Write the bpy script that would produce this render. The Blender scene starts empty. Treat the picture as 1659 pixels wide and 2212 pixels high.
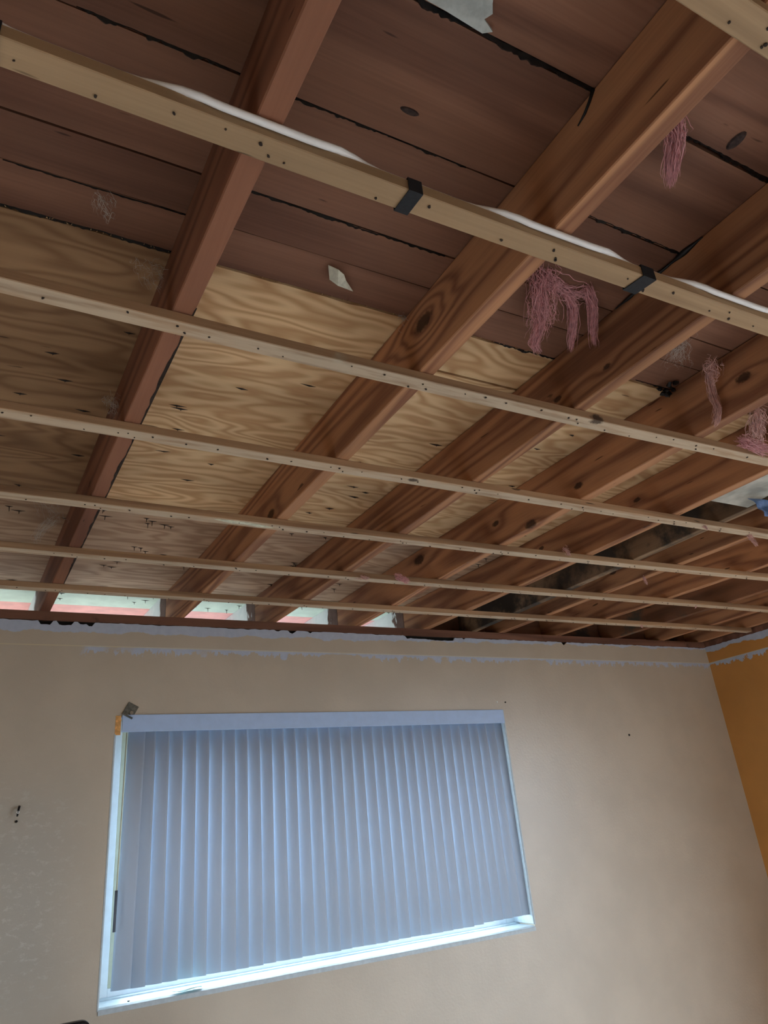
import bpy, bmesh, math, random
from mathutils import Vector, Matrix, noise as mnoise

scene = bpy.context.scene
COL = scene.collection
rnd = random.Random(7)

# ------------------------------------------------------------------ camera
YAW, PITCH, ROLL = -0.5207, 0.4135, 0.0955
CAM = Vector((-0.0088, -2.9902, 1.5451))
FPX = 1527.0
Rm = Matrix.Rotation(YAW, 3, 'Z') @ Matrix.Rotation(PITCH, 3, 'X') @ Matrix.Rotation(ROLL, 3, 'Y')
cd = bpy.data.cameras.new('camera')
cd.sensor_fit = 'HORIZONTAL'; cd.sensor_width = 36.0
cd.lens = FPX * 36.0 / 1659.0
cd.clip_start = 0.02
cam = bpy.data.objects.new('camera', cd)
COL.objects.link(cam)
rx, ry, rz = Rm.col[0], Rm.col[1], Rm.col[2]
M = Matrix.Identity(4)
for i in range(3):
    M[i][0] = rx[i]; M[i][1] = rz[i]; M[i][2] = -ry[i]; M[i][3] = CAM[i]
cam.matrix_world = M
scene.camera = cam

# ------------------------------------------------------------------ sky, exposure
SKY = (0.80, 0.92, 1.06)
SKY_STRENGTH = 12.0
world = bpy.data.worlds.new('overcast_sky'); scene.world = world
world.use_nodes = True
bg = world.node_tree.nodes['Background']
bg.inputs[0].default_value = (*SKY, 1); bg.inputs[1].default_value = SKY_STRENGTH
vs = scene.view_settings
vs.view_transform = 'Standard'; vs.look = 'None'; vs.gamma = 1.0; vs.use_curve_mapping = False
vs.exposure = 0.22
scene.cycles.max_bounces = 16
scene.cycles.diffuse_bounces = 9
scene.cycles.transmission_bounces = 8


def portal(name, loc, rot, sx, sy):
    l = bpy.data.lights.new(name, 'AREA'); l.shape = 'RECTANGLE'; l.size = sx; l.size_y = sy
    l.cycles.is_portal = True
    o = bpy.data.objects.new(name, l); COL.objects.link(o)
    o.location = loc; o.rotation_euler = rot
    return o


# ------------------------------------------------------------------ dimensions (metres)
ZB, ZR, ZS = 2.4064, 2.4275, 2.5928        # strip underside, rafter underside, sheathing underside
X0, X1 = -1.70, 3.9706                      # left wall, right wall
Y0 = -5.20                                  # wall behind the camera
WX0, WX1, WZ0, WZ1 = 0.4179, 2.2911, 1.052, 2.0218   # window opening
ZT, ZG = 2.3885, 2.2879                     # torn plaster top, groove line
DY0, DY1, DZB, DZ = -4.30, -1.85, 0.03, 2.15     # unseen opening added in the right wall, placed and sized for fill daylight

portal('window_daylight_portal', ((WX0+WX1)/2, 0.24, (WZ0+WZ1)/2), (math.radians(-90), 0, 0), WX1-WX0, WZ1-WZ0)
portal('right_fill_portal', (X1+0.22, (DY0+DY1)/2, (DZ+DZB)/2), (0, math.radians(90), 0), DZ-DZB, DY1-DY0)  # sky sampling through the added right-wall opening

# ------------------------------------------------------------------ node helpers


class NT:
    def __init__(self, name):
        self.m = bpy.data.materials.new(name); self.m.use_nodes = True
        self.t = self.m.node_tree; self.t.nodes.clear()
        self.out = self.n('ShaderNodeOutputMaterial')

    def n(self, typ, **kw):
        nd = self.t.nodes.new(typ)
        for k, v in kw.items(): setattr(nd, k, v)
        return nd

    def put(self, sock, v):
        if isinstance(v, bpy.types.NodeSocket): self.t.links.new(v, sock)
        elif v is not None:
            if hasattr(sock.default_value, '__len__'):
                v = tuple(v) if hasattr(v, '__len__') else (v,)*len(sock.default_value)
                if len(v) == 3 and len(sock.default_value) == 4: v = (*v, 1)
            sock.default_value = v

    def math(self, op, a, b=None, c=None, clamp=False):
        nd = self.n('ShaderNodeMath', operation=op, use_clamp=clamp)
        self.put(nd.inputs[0], a)
        if b is not None: self.put(nd.inputs[1], b)
        if c is not None: self.put(nd.inputs[2], c)
        return nd.outputs[0]

    def vmath(self, op, a, b=None):
        nd = self.n('ShaderNodeVectorMath', operation=op)
        self.put(nd.inputs[0], a)
        if b is not None: self.put(nd.inputs[1], b)
        return nd.outputs['Value'] if op in ('LENGTH', 'DISTANCE', 'DOT_PRODUCT') else nd.outputs[0]

    def noise(self, vec, scale=1.0, detail=2.0, rough=0.5, dist=0.0):
        nd = self.n('ShaderNodeTexNoise')
        self.put(nd.inputs['Vector'], vec); self.put(nd.inputs['Scale'], scale)
        self.put(nd.inputs['Detail'], detail); self.put(nd.inputs['Roughness'], rough)
        self.put(nd.inputs['Distortion'], dist)
        return nd.outputs['Fac']

    def mix(self, f, a, b, blend='MIX'):
        nd = self.n('ShaderNodeMix', data_type='RGBA', blend_type=blend)
        self.put(nd.inputs[0], f); self.put(nd.inputs[6], a); self.put(nd.inputs[7], b)
        return nd.outputs[2]

    def mrange(self, v, a, b, c=0.0, d=1.0, smooth=True):
        nd = self.n('ShaderNodeMapRange', interpolation_type='SMOOTHSTEP' if smooth else 'LINEAR')
        self.put(nd.inputs[0], v)
        for i, x in enumerate((a, b, c, d)): self.put(nd.inputs[i+1], x)
        return nd.outputs[0]

    def ramp(self, f, stops):
        nd = self.n('ShaderNodeValToRGB'); cr = nd.color_ramp
        while len(cr.elements) < len(stops): cr.elements.new(0.5)
        for e, (p, c) in zip(cr.elements, stops): e.position = p; e.color = (*c, 1)
        self.put(nd.inputs[0], f)
        return nd.outputs[0]

    def pos(self):
        return self.n('ShaderNodeNewGeometry').outputs['Position']

    def objrand(self):
        return self.n('ShaderNodeObjectInfo').outputs['Random']

    def sep(self, v):
        nd = self.n('ShaderNodeSeparateXYZ'); self.put(nd.inputs[0], v); return nd.outputs

    def bump(self, h, strength=0.3, dist=0.002):
        nd = self.n('ShaderNodeBump'); self.put(nd.inputs['Height'], h)
        nd.inputs['Strength'].default_value = strength; nd.inputs['Distance'].default_value = dist
        return nd.outputs[0]

    def bsdf(self, col, rough=0.7, normal=None, metallic=0.0, spec=0.3, **kw):
        nd = self.n('ShaderNodeBsdfPrincipled')
        self.put(nd.inputs['Base Color'], col); self.put(nd.inputs['Roughness'], rough)
        nd.inputs['Metallic'].default_value = metallic
        nd.inputs['Specular IOR Level'].default_value = spec
        if normal is not None: self.put(nd.inputs['Normal'], normal)
        for k, v in kw.items(): self.put(nd.inputs[k], v)
        return nd.outputs[0]

    def done(self, sh):
        self.t.links.new(sh, self.out.inputs[0]); return self.m


def srgb(r, g, b):
    f = lambda c: (c/255/12.92) if c/255 <= 0.04045 else ((c/255+0.055)/1.055)**2.4
    return (f(r), f(g), f(b))


def plain(name, col, rough=0.6, metallic=0.0, spec=0.3, var=0.12, vscale=25.0, bump=0.0, bscale=200.0):
    t = NT(name); p = t.pos()
    v = t.noise(p, vscale, 3, 0.6)
    c = t.mix(t.mrange(v, 0.3, 0.7), tuple(x*(1-var) for x in col), tuple(min(1, x*(1+var)) for x in col))
    nrm = t.bump(t.noise(p, bscale, 2), bump, 0.001) if bump else None
    return t.done(t.bsdf(c, rough, nrm, metallic, spec))


def wood(name, dark, light, axis='Y', rings=9.0, across=7.0, along=0.55, knots=(), rough=0.72,
         fine=0.35, tone=0.18, stain=None, sharp=1.6, underside_tint=None):
    """contours of a stretched noise = growth rings; knots bend them; fine stretched fibres on top"""
    t = NT(name); p = t.pos()
    s = {'X': (along, across, across), 'Y': (across, along, across)}[axis]
    off = t.math('MULTIPLY', t.objrand(), 37.0)
    v = t.vmath('ADD', t.vmath('MULTIPLY', p, s), None)
    vadd = t.n('ShaderNodeCombineXYZ'); t.put(vadd.inputs[0], off); t.put(vadd.inputs[1], off); t.put(vadd.inputs[2], off)
    vnode = t.vmath('ADD', t.vmath('MULTIPLY', p, s), vadd.outputs[0])
    n = t.noise(vnode, 1.0, 2.0, 0.42, 0.15)
    kmask = None
    for (kx, ky, kz, kr, ka) in knots:
        # radius elongated along the grain
        e = {'X': (0.55, 1, 1), 'Y': (1, 0.55, 1)}[axis]
        d = t.vmath('LENGTH', t.vmath('MULTIPLY', t.vmath('SUBTRACT', p, (kx, ky, kz)), e))
        w = t.math('DIVIDE', d, kr)
        g = t.math('EXPONENT', t.math('MULTIPLY', t.math('MULTIPLY', w, w), -0.16))
        n = t.math('ADD', n, t.math('MULTIPLY', g, ka))
        jag = t.math('ADD', w, t.math('MULTIPLY', t.noise(p, 1.3/kr, 4, 0.7), 0.9))
        k = t.mrange(jag, 1.05, 1.55, 1.0, 0.0)
        kmask = k if kmask is None else t.math('MAXIMUM', kmask, k)
    r = t.math('MULTIPLY_ADD', t.math('SINE', t.math('MULTIPLY', n, rings*6.2832)), 0.5, 0.5)
    r = t.math('POWER', r, sharp)
    fs = {'X': (5, 190, 190), 'Y': (190, 5, 190)}[axis]
    fb = t.noise(t.vmath('MULTIPLY', p, fs), 1.0, 2, 0.6)
    fac = t.math('ADD', t.math('MULTIPLY', r, 1-fine), t.math('MULTIPLY', fb, fine), clamp=True)
    c = t.mix(fac, light, dark)
    big = t.noise(t.vmath('ADD', t.vmath('MULTIPLY', p, {'X': (1.2, 6, 6), 'Y': (6, 1.2, 6)}[axis]), vadd.outputs[0]), 1.0, 3, 0.5)
    c = t.mix(1.0, c, t.ramp(big, [(0.3, (1-tone,)*3), (0.7, (1+tone*0.6,)*3)]), 'MULTIPLY')
    ot = t.math('MULTIPLY_ADD', t.objrand(), 0.22, 0.89)
    oc = t.n('ShaderNodeCombineColor'); [t.put(oc.inputs[q], ot) for q in range(3)]
    c = t.mix(1.0, c, oc.outputs[0], 'MULTIPLY')
    pin = t.noise(t.vmath('MULTIPLY', p, {'X': (9, 55, 55), 'Y': (55, 9, 55)}[axis]), 1.0, 1, 0.5)
    c = t.mix(t.mrange(pin, 0.76, 0.80, 0, 0.8), c, tuple(x*0.25 for x in dark))
    if stain:
        sc, scol, lo, hi = stain
        st = t.noise(t.vmath('ADD', p, vadd.outputs[0]), sc, 5, 0.65)
        c = t.mix(t.mrange(st, lo, hi), c, scol)
    if underside_tint:
        # paler colour mixed into the downward-facing faces, broken up by noise
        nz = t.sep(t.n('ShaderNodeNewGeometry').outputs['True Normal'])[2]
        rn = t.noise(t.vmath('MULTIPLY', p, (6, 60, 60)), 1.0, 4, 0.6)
        c = t.mix(t.math('MULTIPLY', t.mrange(nz, -0.6, -0.9), t.mrange(rn, 0.25, 0.6, 0.15, 0.70)), c, underside_tint)
    if kmask is not None:
        c = t.mix(t.math('MULTIPLY', kmask, 0.85), c, (0.025, 0.012, 0.008))
    h = t.math('ADD', t.math('MULTIPLY', fb, 0.5), t.math('MULTIPLY', r, 0.4))
    return t.done(t.bsdf(c, rough, t.bump(h, 0.25, 0.0012), spec=0.25))


# ------------------------------------------------------------------ mesh helpers
def link(name, verts, faces, mat, parent=None, smooth=False, bevel=0.0):
    me = bpy.data.meshes.new(name); me.from_pydata([tuple(v) for v in verts], [], faces); me.validate()
    bm = bmesh.new(); bm.from_mesh(me); bmesh.ops.recalc_face_normals(bm, faces=bm.faces); bm.to_mesh(me); bm.free()
    me.materials.append(mat)
    if smooth:
        for pl in me.polygons: pl.use_smooth = True
    o = bpy.data.objects.new(name, me); COL.objects.link(o)
    if parent is not None: o.parent = parent
    if bevel:
        b = o.modifiers.new('edge', 'BEVEL'); b.width = bevel; b.segments = 1; b.limit_method = 'ANGLE'
    return o


class Geo:
    def __init__(self): self.v = []; self.f = []

    def add(self, vs, fs):
        n = len(self.v); self.v += [tuple(a) for a in vs]; self.f += [tuple(n+i for i in q) for q in fs]; return self

    def box(self, a, b):
        (x0, y0, z0), (x1, y1, z1) = a, b
        return self.add([(x0, y0, z0), (x1, y0, z0), (x1, y1, z0), (x0, y1, z0), (x0, y0, z1), (x1, y0, z1), (x1, y1, z1), (x0, y1, z1)],
                        [(0, 3, 2, 1), (4, 5, 6, 7), (0, 1, 5, 4), (1, 2, 6, 5), (2, 3, 7, 6), (3, 0, 4, 7)])

    def sweep(self, rings, cap=True):
        k = len(rings[0]); vs = [p for r in rings for p in r]; fs = []
        for i in range(len(rings)-1):
            for j in range(k):
                a, b = i*k+j, i*k+(j+1) % k
                fs.append((a, b, b+k, a+k))
        if cap: fs.append(tuple(range(k))[::-1]); fs.append(tuple(range((len(rings)-1)*k, len(rings)*k)))
        return self.add(vs, fs)

    def tube(self, pts, rad, k=6, cap=True):
        rings = []
        pts = [Vector(p) for p in pts]
        for i, p in enumerate(pts):
            d = (pts[min(i+1, len(pts)-1)] - pts[max(i-1, 0)])
            d = d.normalized() if d.length > 1e-9 else Vector((0, 0, 1))
            u = d.orthogonal().normalized() if i == 0 else (u - d*u.dot(d)).normalized()
            w = d.cross(u); r = rad[i] if hasattr(rad, '__len__') else rad
            rings.append([p + (u*math.cos(2*math.pi*j/k) + w*math.sin(2*math.pi*j/k))*r for j in range(k)])
        return self.sweep(rings, cap)

    def disc(self, c, nrm, r, k=7, thick=0.001, squash=1.0, jit=0.0):
        c = Vector(c); nrm = Vector(nrm).normalized(); u = nrm.orthogonal().normalized(); w = nrm.cross(u)
        rr = [r*(1+rnd.uniform(-jit, jit)) for _ in range(k)]
        a = [c + (u*math.cos(2*math.pi*j/k)*squash + w*math.sin(2*math.pi*j/k))*rr[j] for j in range(k)]
        return self.sweep([a, [p+nrm*thick for p in a]])

    def build(self, name, mat, parent=None, **kw): return link(name, self.v, self.f, mat, parent, **kw)


def tag(o, label, cat, group=None):
    o['label'] = label; o['category'] = cat
    if group: o['group'] = group
    return o


def structure(o, label=None):
    o['kind'] = 'structure'
    if label: o['label'] = label
    return o


def stuff(o): o['kind'] = 'stuff'; return o


def n1(x, s=0.0): return mnoise.noise(Vector((x, s*3.17, 1.3)))


# ------------------------------------------------------------------ materials
def wall_paint(name, base, wear, axis, bandfn):
    """painted plaster: bare blue-grey plaster at the torn top, scraped line below it, scuffs"""
    t = NT(name); p = t.pos(); X, Y, Z = t.sep(p)
    A = X if axis == 'X' else Y
    mott = t.noise(p, 3.0, 4, 0.6)
    c = t.mix(t.mrange(mott, 0.35, 0.65), tuple(x*0.95 for x in base), tuple(x*1.04 for x in base))
    if wear:
        # scuffed grey patches left of the window
        gx = t.mrange(X, 0.16, 0.42, 1.0, 0.0); gz = t.math('MULTIPLY', t.mrange(Z, 1.0, 1.25), t.mrange(Z, 1.55, 1.95, 1.0, 0.0))
        sm = t.noise(t.vmath('MULTIPLY', p, (1, 1, 2.0)), 26.0, 7, 0.75, 0.2)
        area = t.math('MULTIPLY', gx, gz)
        c = t.mix(t.math('MULTIPLY', area, 0.8), c, srgb(172, 168, 158))
        c = t.mix(t.math('MULTIPLY', t.mrange(sm, 0.52, 0.64), t.math('MULTIPLY', area, 0.5)), c, srgb(204, 204, 196))
    spk = t.noise(p, 160.0, 1, 0.5)
    c = t.mix(t.mrange(spk, 0.74, 0.78, 0, 0.35), c, tuple(min(1, x*1.35) for x in base))
    bare = t.mix(t.noise(p, 40.0, 3), srgb(168, 180, 202), srgb(196, 206, 222))
    jag = t.noise(t.vmath('MULTIPLY', p, (1, 1, 0.6)), 7.0, 5, 0.6)
    zz = t.math('ADD', Z, t.math('MULTIPLY', t.math('SUBTRACT', jag, 0.5), 0.075))
    thr = bandfn(t, X, Y)
    c = t.mix(t.mrange(zz, thr, t.math('ADD', thr, 0.003)), c, bare)
    # scraped line where the old ceiling met the wall
    j2 = t.noise(t.vmath('MULTIPLY', p, (1, 1, 0.5)), 22.0, 4, 0.7)
    j3 = t.noise(p, 2.6, 3, 0.6)
    up = t.mrange(Z, ZG+0.0060, ZG+0.0075, 1, 0)
    lowz = t.math('SUBTRACT', ZG-0.001, t.math('MULTIPLY', t.math('MULTIPLY', t.mrange(j2, 0.36, 0.66), t.mrange(j3, 0.34, 0.52)), 0.036))
    present = t.mrange(t.math('ADD', j3, t.math('MULTIPLY', t.math('SUBTRACT', A, 0.75), 0.16 if axis == 'X' else -0.1)), 0.42, 0.5)
    low = t.mrange(Z, lowz, t.math('ADD', lowz, 0.0015))
    c = t.mix(t.math('MULTIPLY', t.math('MULTIPLY', up, low), present), c, bare)
    lineb = t.math('MULTIPLY', t.mrange(Z, ZG+0.002, ZG+0.003), up)
    c = t.mix(t.math('MULTIPLY', lineb, 0.55), c, srgb(215, 205, 165))
    h = t.math('ADD', t.noise(p, 90.0, 3, 0.6), t.math('MULTIPLY', t.noise(p, 12.0, 2), 0.6))
    return t.done(t.bsdf(c, 0.36, t.bump(h, 0.28, 0.0022), spec=0.6))


def band_back(t, X, Y):
    a = t.mrange(X, 0.7, 3.0, ZT-0.042, ZT-0.011, False)
    return a


def band_right(t, X, Y): return t.math('ADD', 0.0, ZT-0.026)


BEIGE = srgb(190, 179, 162)
ORANGE = srgb(200, 142, 72)
M_WALL = wall_paint('beige_wall_paint', BEIGE, True, 'X', band_back)
M_ORANGE = wall_paint('orange_wall_paint', ORANGE, False, 'Y', band_right)
M_PLASTER = plain('dull_brown_plaster', srgb(186, 164, 134), 0.7)
M_FLOOR = plain('floor_tile', srgb(228, 222, 214), 0.5, var=0.05, vscale=6)
M_GROUND = plain('dry_ground', srgb(84, 83, 79), 0.9, var=0.2, vscale=4)
M_FELT = plain('roof_felt', (0.012, 0.011, 0.011), 0.9)
M_TAR = plain('roofing_tar', (0.006, 0.0055, 0.006), 0.45, spec=0.4)
M_WHITE = plain('white_frame_paint', srgb(236, 240, 240), 0.45, var=0.03)
M_SILL = plain('old_white_sill_paint', srgb(188, 200, 206), 0.5, var=0.06, vscale=60, bump=0.2, bscale=120)
M_STILE = plain('beige_sash_paint', srgb(196, 194, 168), 0.5, var=0.05)
M_DARK = plain('black_plastic', (0.010, 0.010, 0.011), 0.4)
M_TAPE = plain('black_cloth_tape', (0.016, 0.018, 0.022), 0.62, var=0.2, vscale=200)
M_CABLE = plain('white_cable_sheath', srgb(240, 240, 240), 0.38, var=0.03)
M_METAL = plain('dull_grey_metal', srgb(112, 112, 104), 0.45, metallic=0.4, var=0.25, vscale=90)
M_NAIL = plain('rusty_nail', (0.022, 0.014, 0.011), 0.6)
M_HOLE = plain('dark_nail_hole', (0.032, 0.021, 0.016), 0.85)
M_PINK = plain('pink_glass_fibre', srgb(208, 154, 157), 0.95, var=0.2, vscale=90)
M_PINKP = plain('pale_pink_glass_fibre', srgb(208, 168, 160), 0.95, var=0.2, vscale=90)
M_WEB = plain('pale_dusty_fibre', srgb(196, 190, 182), 0.95, var=0.15, vscale=90)
M_PAPER = plain('pale_torn_paper', srgb(214, 214, 196), 0.8, var=0.12, vscale=60)
M_GREYP = plain('grey_torn_plaster', srgb(176, 182, 178), 0.85, var=0.18, vscale=35, bump=0.6, bscale=80)
M_BLUE = plain('blue_plastic_sheet', srgb(104, 134, 184), 0.35, var=0.12, vscale=40)
M_SOFFIT = plain('pale_green_soffit_paint', srgb(206, 222, 208), 0.7, var=0.08, vscale=12)
M_SOFFITP = plain('pink_soffit_paint', srgb(238, 178, 172), 0.7, var=0.08, vscale=14)
t = NT('peeling_white_tail_paint'); p = t.pos(); X, Y, Z = t.sep(p)
nz = t.noise(t.vmath('MULTIPLY', p, (1, 1, 0.45)), 20.0, 4, 0.6)
edge = t.mrange(t.math('ADD', nz, t.mrange(Y, 0.165, 0.34, 0.42, -0.30, False)), 0.50, 0.60)
c = t.mix(t.noise(p, 30.0, 3), srgb(206, 212, 216), srgb(232, 234, 234))
c = t.mix(edge, c, t.mix(t.noise(p, 25.0, 3), srgb(66, 46, 42), srgb(120, 92, 82)))
M_TAIL = t.done(t.bsdf(c, 0.75))

RD, RL = srgb(114, 73, 56), srgb(192, 141, 102)
M_BOARD = wood('red_brown_board', srgb(100, 67, 53), srgb(150, 108, 86), 'X', rings=5.0, across=5.0, along=0.45, fine=0.5, tone=0.24)
M_PLY = wood('fir_plywood', srgb(190, 146, 102), srgb(234, 202, 156), 'X', rings=11, across=8.0, along=2.3, fine=0.28, tone=0.14, sharp=1.2)
M_PLYD = wood('darker_fir_plywood', srgb(130, 97, 68), srgb(168, 133, 98), 'X', rings=10, across=8.0, along=1.9, fine=0.3, tone=0.14, sharp=1.2)
M_PLYG = wood('weathered_fir_plywood', srgb(158, 124, 98), srgb(206, 176, 146), 'X', rings=9, across=8.0, along=2.0, fine=0.4, tone=0.2, sharp=1.2)
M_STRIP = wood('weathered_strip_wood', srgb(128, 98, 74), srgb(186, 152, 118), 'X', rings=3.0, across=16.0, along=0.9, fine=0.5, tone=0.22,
               stain=(2.6, srgb(186, 188, 168), 0.64, 0.76), underside_tint=srgb(206, 190, 166))
M_STRIPW = wood('yellowed_strip_wood', srgb(138, 111, 84), srgb(184, 155, 120), 'X', rings=3.0, across=16.0, along=0.9, fine=0.5, tone=0.25)
M_PLATE = wood('wall_plate_wood', srgb(96, 66, 54), srgb(134, 96, 78), 'X', rings=4, across=9.0, along=0.7,
               stain=(7.0, srgb(60, 44, 38), 0.58, 0.75))
M_BLOCK = wood('dark_blocking_wood', srgb(80, 54, 42), srgb(122, 86, 66), 'X', rings=4, across=8.0, along=0.9,
               stain=(5.0, (0.03, 0.025, 0.022), 0.50, 0.66))
M_HEADER = plain('whitewashed_header', srgb(170, 168, 158), 0.8, var=0.3, vscale=9, bump=0.5, bscale=60)

# ------------------------------------------------------------------ setting: ground, floor, walls
structure(Geo().box((-30, -30, -0.35), (30, 30, -0.25)).build('ground', M_GROUND))
structure(Geo().box((X0-0.2, Y0-0.2, -0.24), (X1+0.2, 0.2, 0.0)).build('floor', M_FLOOR))

WT = 0.20


def jag_strip(g, along, a0, a1, face, thick, zlo, zhi, amp, seed, axis):
    """ragged top edge of torn plaster, as a slab"""
    n = int((a1-a0)/0.011); top = []
    for i in range(n+1):
        a = a0+(a1-a0)*i/n
        z = zhi + amp*(0.7*n1(a*5, seed)+0.5*n1(a*23, seed+1)+0.5*n1(a*60, seed+2)) + 0.0005
        hole = n1(a*2.3, seed+5)+0.25*n1(a*31, seed+6)
        if hole > 0.40: z -= 0.015*min(1, (hole-0.40)*14)
        top.append((a, max(zlo+0.002, min(z, zhi+0.0022))))
    for (p, q) in zip(top, top[1:]):
        if axis == 'X':
            vs = [(p[0], face, zlo), (q[0], face, zlo), (q[0], face, q[1]), (p[0], face, p[1]),
                  (p[0], face+thick, zlo), (q[0], face+thick, zlo), (q[0], face+thick, q[1]), (p[0], face+thick, p[1])]
        else:
            vs = [(face, p[0], zlo), (face, q[0], zlo), (face, q[0], q[1]), (face, p[0], p[1]),
                  (face+thick, p[0], zlo), (face+thick, q[0], zlo), (face+thick, q[0], q[1]), (face+thick, p[0], p[1])]
        g.add(vs, [(0, 1, 2, 3), (3, 2, 6, 7), (4, 7, 6, 5)])


ZL = ZT-0.034
g = Geo()
g.box((X0-WT, 0, 0), (WX0, WT, ZL)).box((WX1, 0, 0), (X1+WT, WT, ZL))
g.box((WX0, 0, 0), (WX1, WT, WZ0)).box((WX0, 0, WZ1), (WX1, WT, ZL))
jag_strip(g, 'X', X0, X1, 0.0, 0.012, ZL, ZT, 0.005, 1, 'X')
structure(g.build('wall_back', M_WALL))
g = Geo()
g.box((X1, DY1, 0), (X1+WT, 0, ZL)).box((X1, Y0, 0), (X1+WT, DY0, ZL)).box((X1, DY0, DZ), (X1+WT, DY1, ZL)).box((X1, DY0, 0), (X1+WT, DY1, DZB))
jag_strip(g, 'Y', Y0, -0.0, X1, 0.012, ZL, ZT+0.004, 0.008, 9, 'Y')
structure(g.build('wall_right', M_ORANGE))
LY0, LY1, LZ0, LZ1 = -2.40, -1.70, 0.03, 1.75   # second unseen opening, added in the left wall to let in fill daylight
structure(Geo().box((X0-WT, Y0, 0), (X0, LY0, ZR)).box((X0-WT, LY1, 0), (X0, 0, ZR)).box((X0-WT, LY0, 0), (X0, LY1, LZ0)).box((X0-WT, LY0, LZ1), (X0, LY1, ZR)).build('wall_left', M_PLASTER))
structure(Geo().box((X0-WT+0.05, LY0, LZ0), (X0-WT+0.10, LY0+0.05, LZ1)).box((X0-WT+0.05, LY1-0.05, LZ0), (X0-WT+0.10, LY1, LZ1))
          .box((X0-WT+0.05, LY0+0.05, LZ0), (X0-WT+0.10, LY1-0.05, LZ0+0.05)).box((X0-WT+0.05, LY0+0.05, LZ1-0.05), (X0-WT+0.10, LY1-0.05, LZ1)).build('left_fill_opening_frame', M_WHITE))  # frame of the added left-wall opening, out of view
portal('left_fill_portal', (X0-WT-0.02, (LY0+LY1)/2, (LZ0+LZ1)/2), (0, math.radians(-90), 0), LZ1-LZ0, LY1-LY0)  # sky sampling through the added left-wall opening
structure(Geo().box((X0-WT, Y0-WT, 0), (X1+WT, Y0, ZR)).build('wall_front', M_PLASTER))

dk = Geo()
fx0, fx1 = X1+0.08, X1+0.14
dk.box((fx0, DY0, DZB), (fx1, DY0+0.06, DZ)).box((fx0, DY1-0.06, DZB), (fx1, DY1, DZ)).box((fx0, (DY0+DY1)/2-0.03, DZB+0.06), (fx1, (DY0+DY1)/2+0.03, DZ-0.06))
dk.box((fx0, DY0+0.06, DZB), (fx1, DY1-0.06, DZB+0.06)).box((fx0, DY0+0.06, DZ-0.06), (fx1, DY1-0.06, DZ))
structure(dk.build('right_fill_opening_frame', M_WHITE))  # frame of the added right-wall opening, out of view

# wooden plates on top of the walls
pl = Geo().box((X0, 0.0015, ZT+0.003), (X1+0.1, 0.15, ZR-0.0002)).build('wall_plate', M_PLATE)
Geo().box((X0, 0.015, ZL+0.001), (X1, 0.15, ZT+0.0028)).build('dark_gap', M_FELT, pl)['label'] = 'black gap between plate and torn plaster'
tag(pl, 'dark stained wooden plate lying along the top of the beige window wall', 'beam')
pl2 = Geo().box((X1+0.004, Y0, ZT+0.006), (X1+0.15, 0.001, ZR-0.0002)).build('wall_plate', M_PLATE)
Geo().box((X1+0.015, Y0, ZL+0.001), (X1+0.15, 0.001, ZT+0.0058)).build('dark_gap', M_FELT, pl2)
tag(pl2, 'dark stained wooden plate lying along the top of the orange wall', 'beam')

RT = 0.0381
raf = {  # number: (x at wall, slope, curve)
    -3: (-1.66, -0.03, 0), -2: (-1.20, -0.04, 0), -1: (-0.79, -0.04, 0), 0: (-0.37, -0.042, 0),
    1: (0.108, -0.048, -0.002), 2: (0.635, -0.062, -0.010), 3: (1.052, -0.071, -0.009), 4: (1.480, -0.050, 0.0),
    5: (1.870, -0.081, -0.009), 6: (2.165, -0.030, 0), 7: (2.345, -0.090, 0), 8: (2.740, -0.120, 0),
    9: (3.190, -0.090, 0), 10: (3.575, -0.050, 0), 11: (3.925, 0.0, 0)}


def rx_at(i, y):
    a, b, c = raf[i]
    if y < -2.7: return rx_at(i, -2.7) + (b+2*c*-2.7)*(y+2.7)
    return a+b*y+c*y*y


# ------------------------------------------------------------------ roof deck: felt, boards, plywood, soffit
ceiling = Geo().box((X0-0.3, Y0-0.3, ZS+0.0205), (X1+0.3, 0.66, ZS+0.04)).build('ceiling', M_FELT)
structure(ceiling)
seams = [-1.9065, -2.010, -2.106, -2.303, -2.508, -2.712, -2.915, -3.118, -3.322, -3.525, -3.728, -3.93, -4.13, -4.33, -4.53, -4.73, -4.93, -5.13, -5.33]
gap = {0: 0.005, 1: 0.0022, 2: 0.003, 3: 0.004, 4: 0.007}
for i in range(len(seams)-1):
    yb = seams[i]-gap.get(i, 0.004)/2; ya = seams[i+1]+gap.get(i+1, 0.004)/2
    dz = rnd.uniform(0, 0.0022)
    # slightly uneven sawn edges
    xs = [X0-0.25+(X1-X0+0.5)*k/60 for k in range(61)]
    rings = []
    for x in xs:
        e0 = 0.0016*n1(x*5, i+0.3); e1 = 0.0016*n1(x*5, i+40.3)
        rings.append([(x, ya+e0, ZS+dz), (x, yb+e1, ZS+dz), (x, yb+e1, ZS+0.02), (x, ya+e0, ZS+0.02)])
    Geo().sweep(rings).build('sheathing_board', M_BOARD, ceiling)

rseam = [None, 1, 2, 3, 7, None]
yy = [-1.9040, -0.692, 0.150]


def seam_x(k, y): return (X0-0.25 if k == 0 else X1+0.25) if rseam[k] is None else rx_at(rseam[k], y)+RT/2


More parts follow.
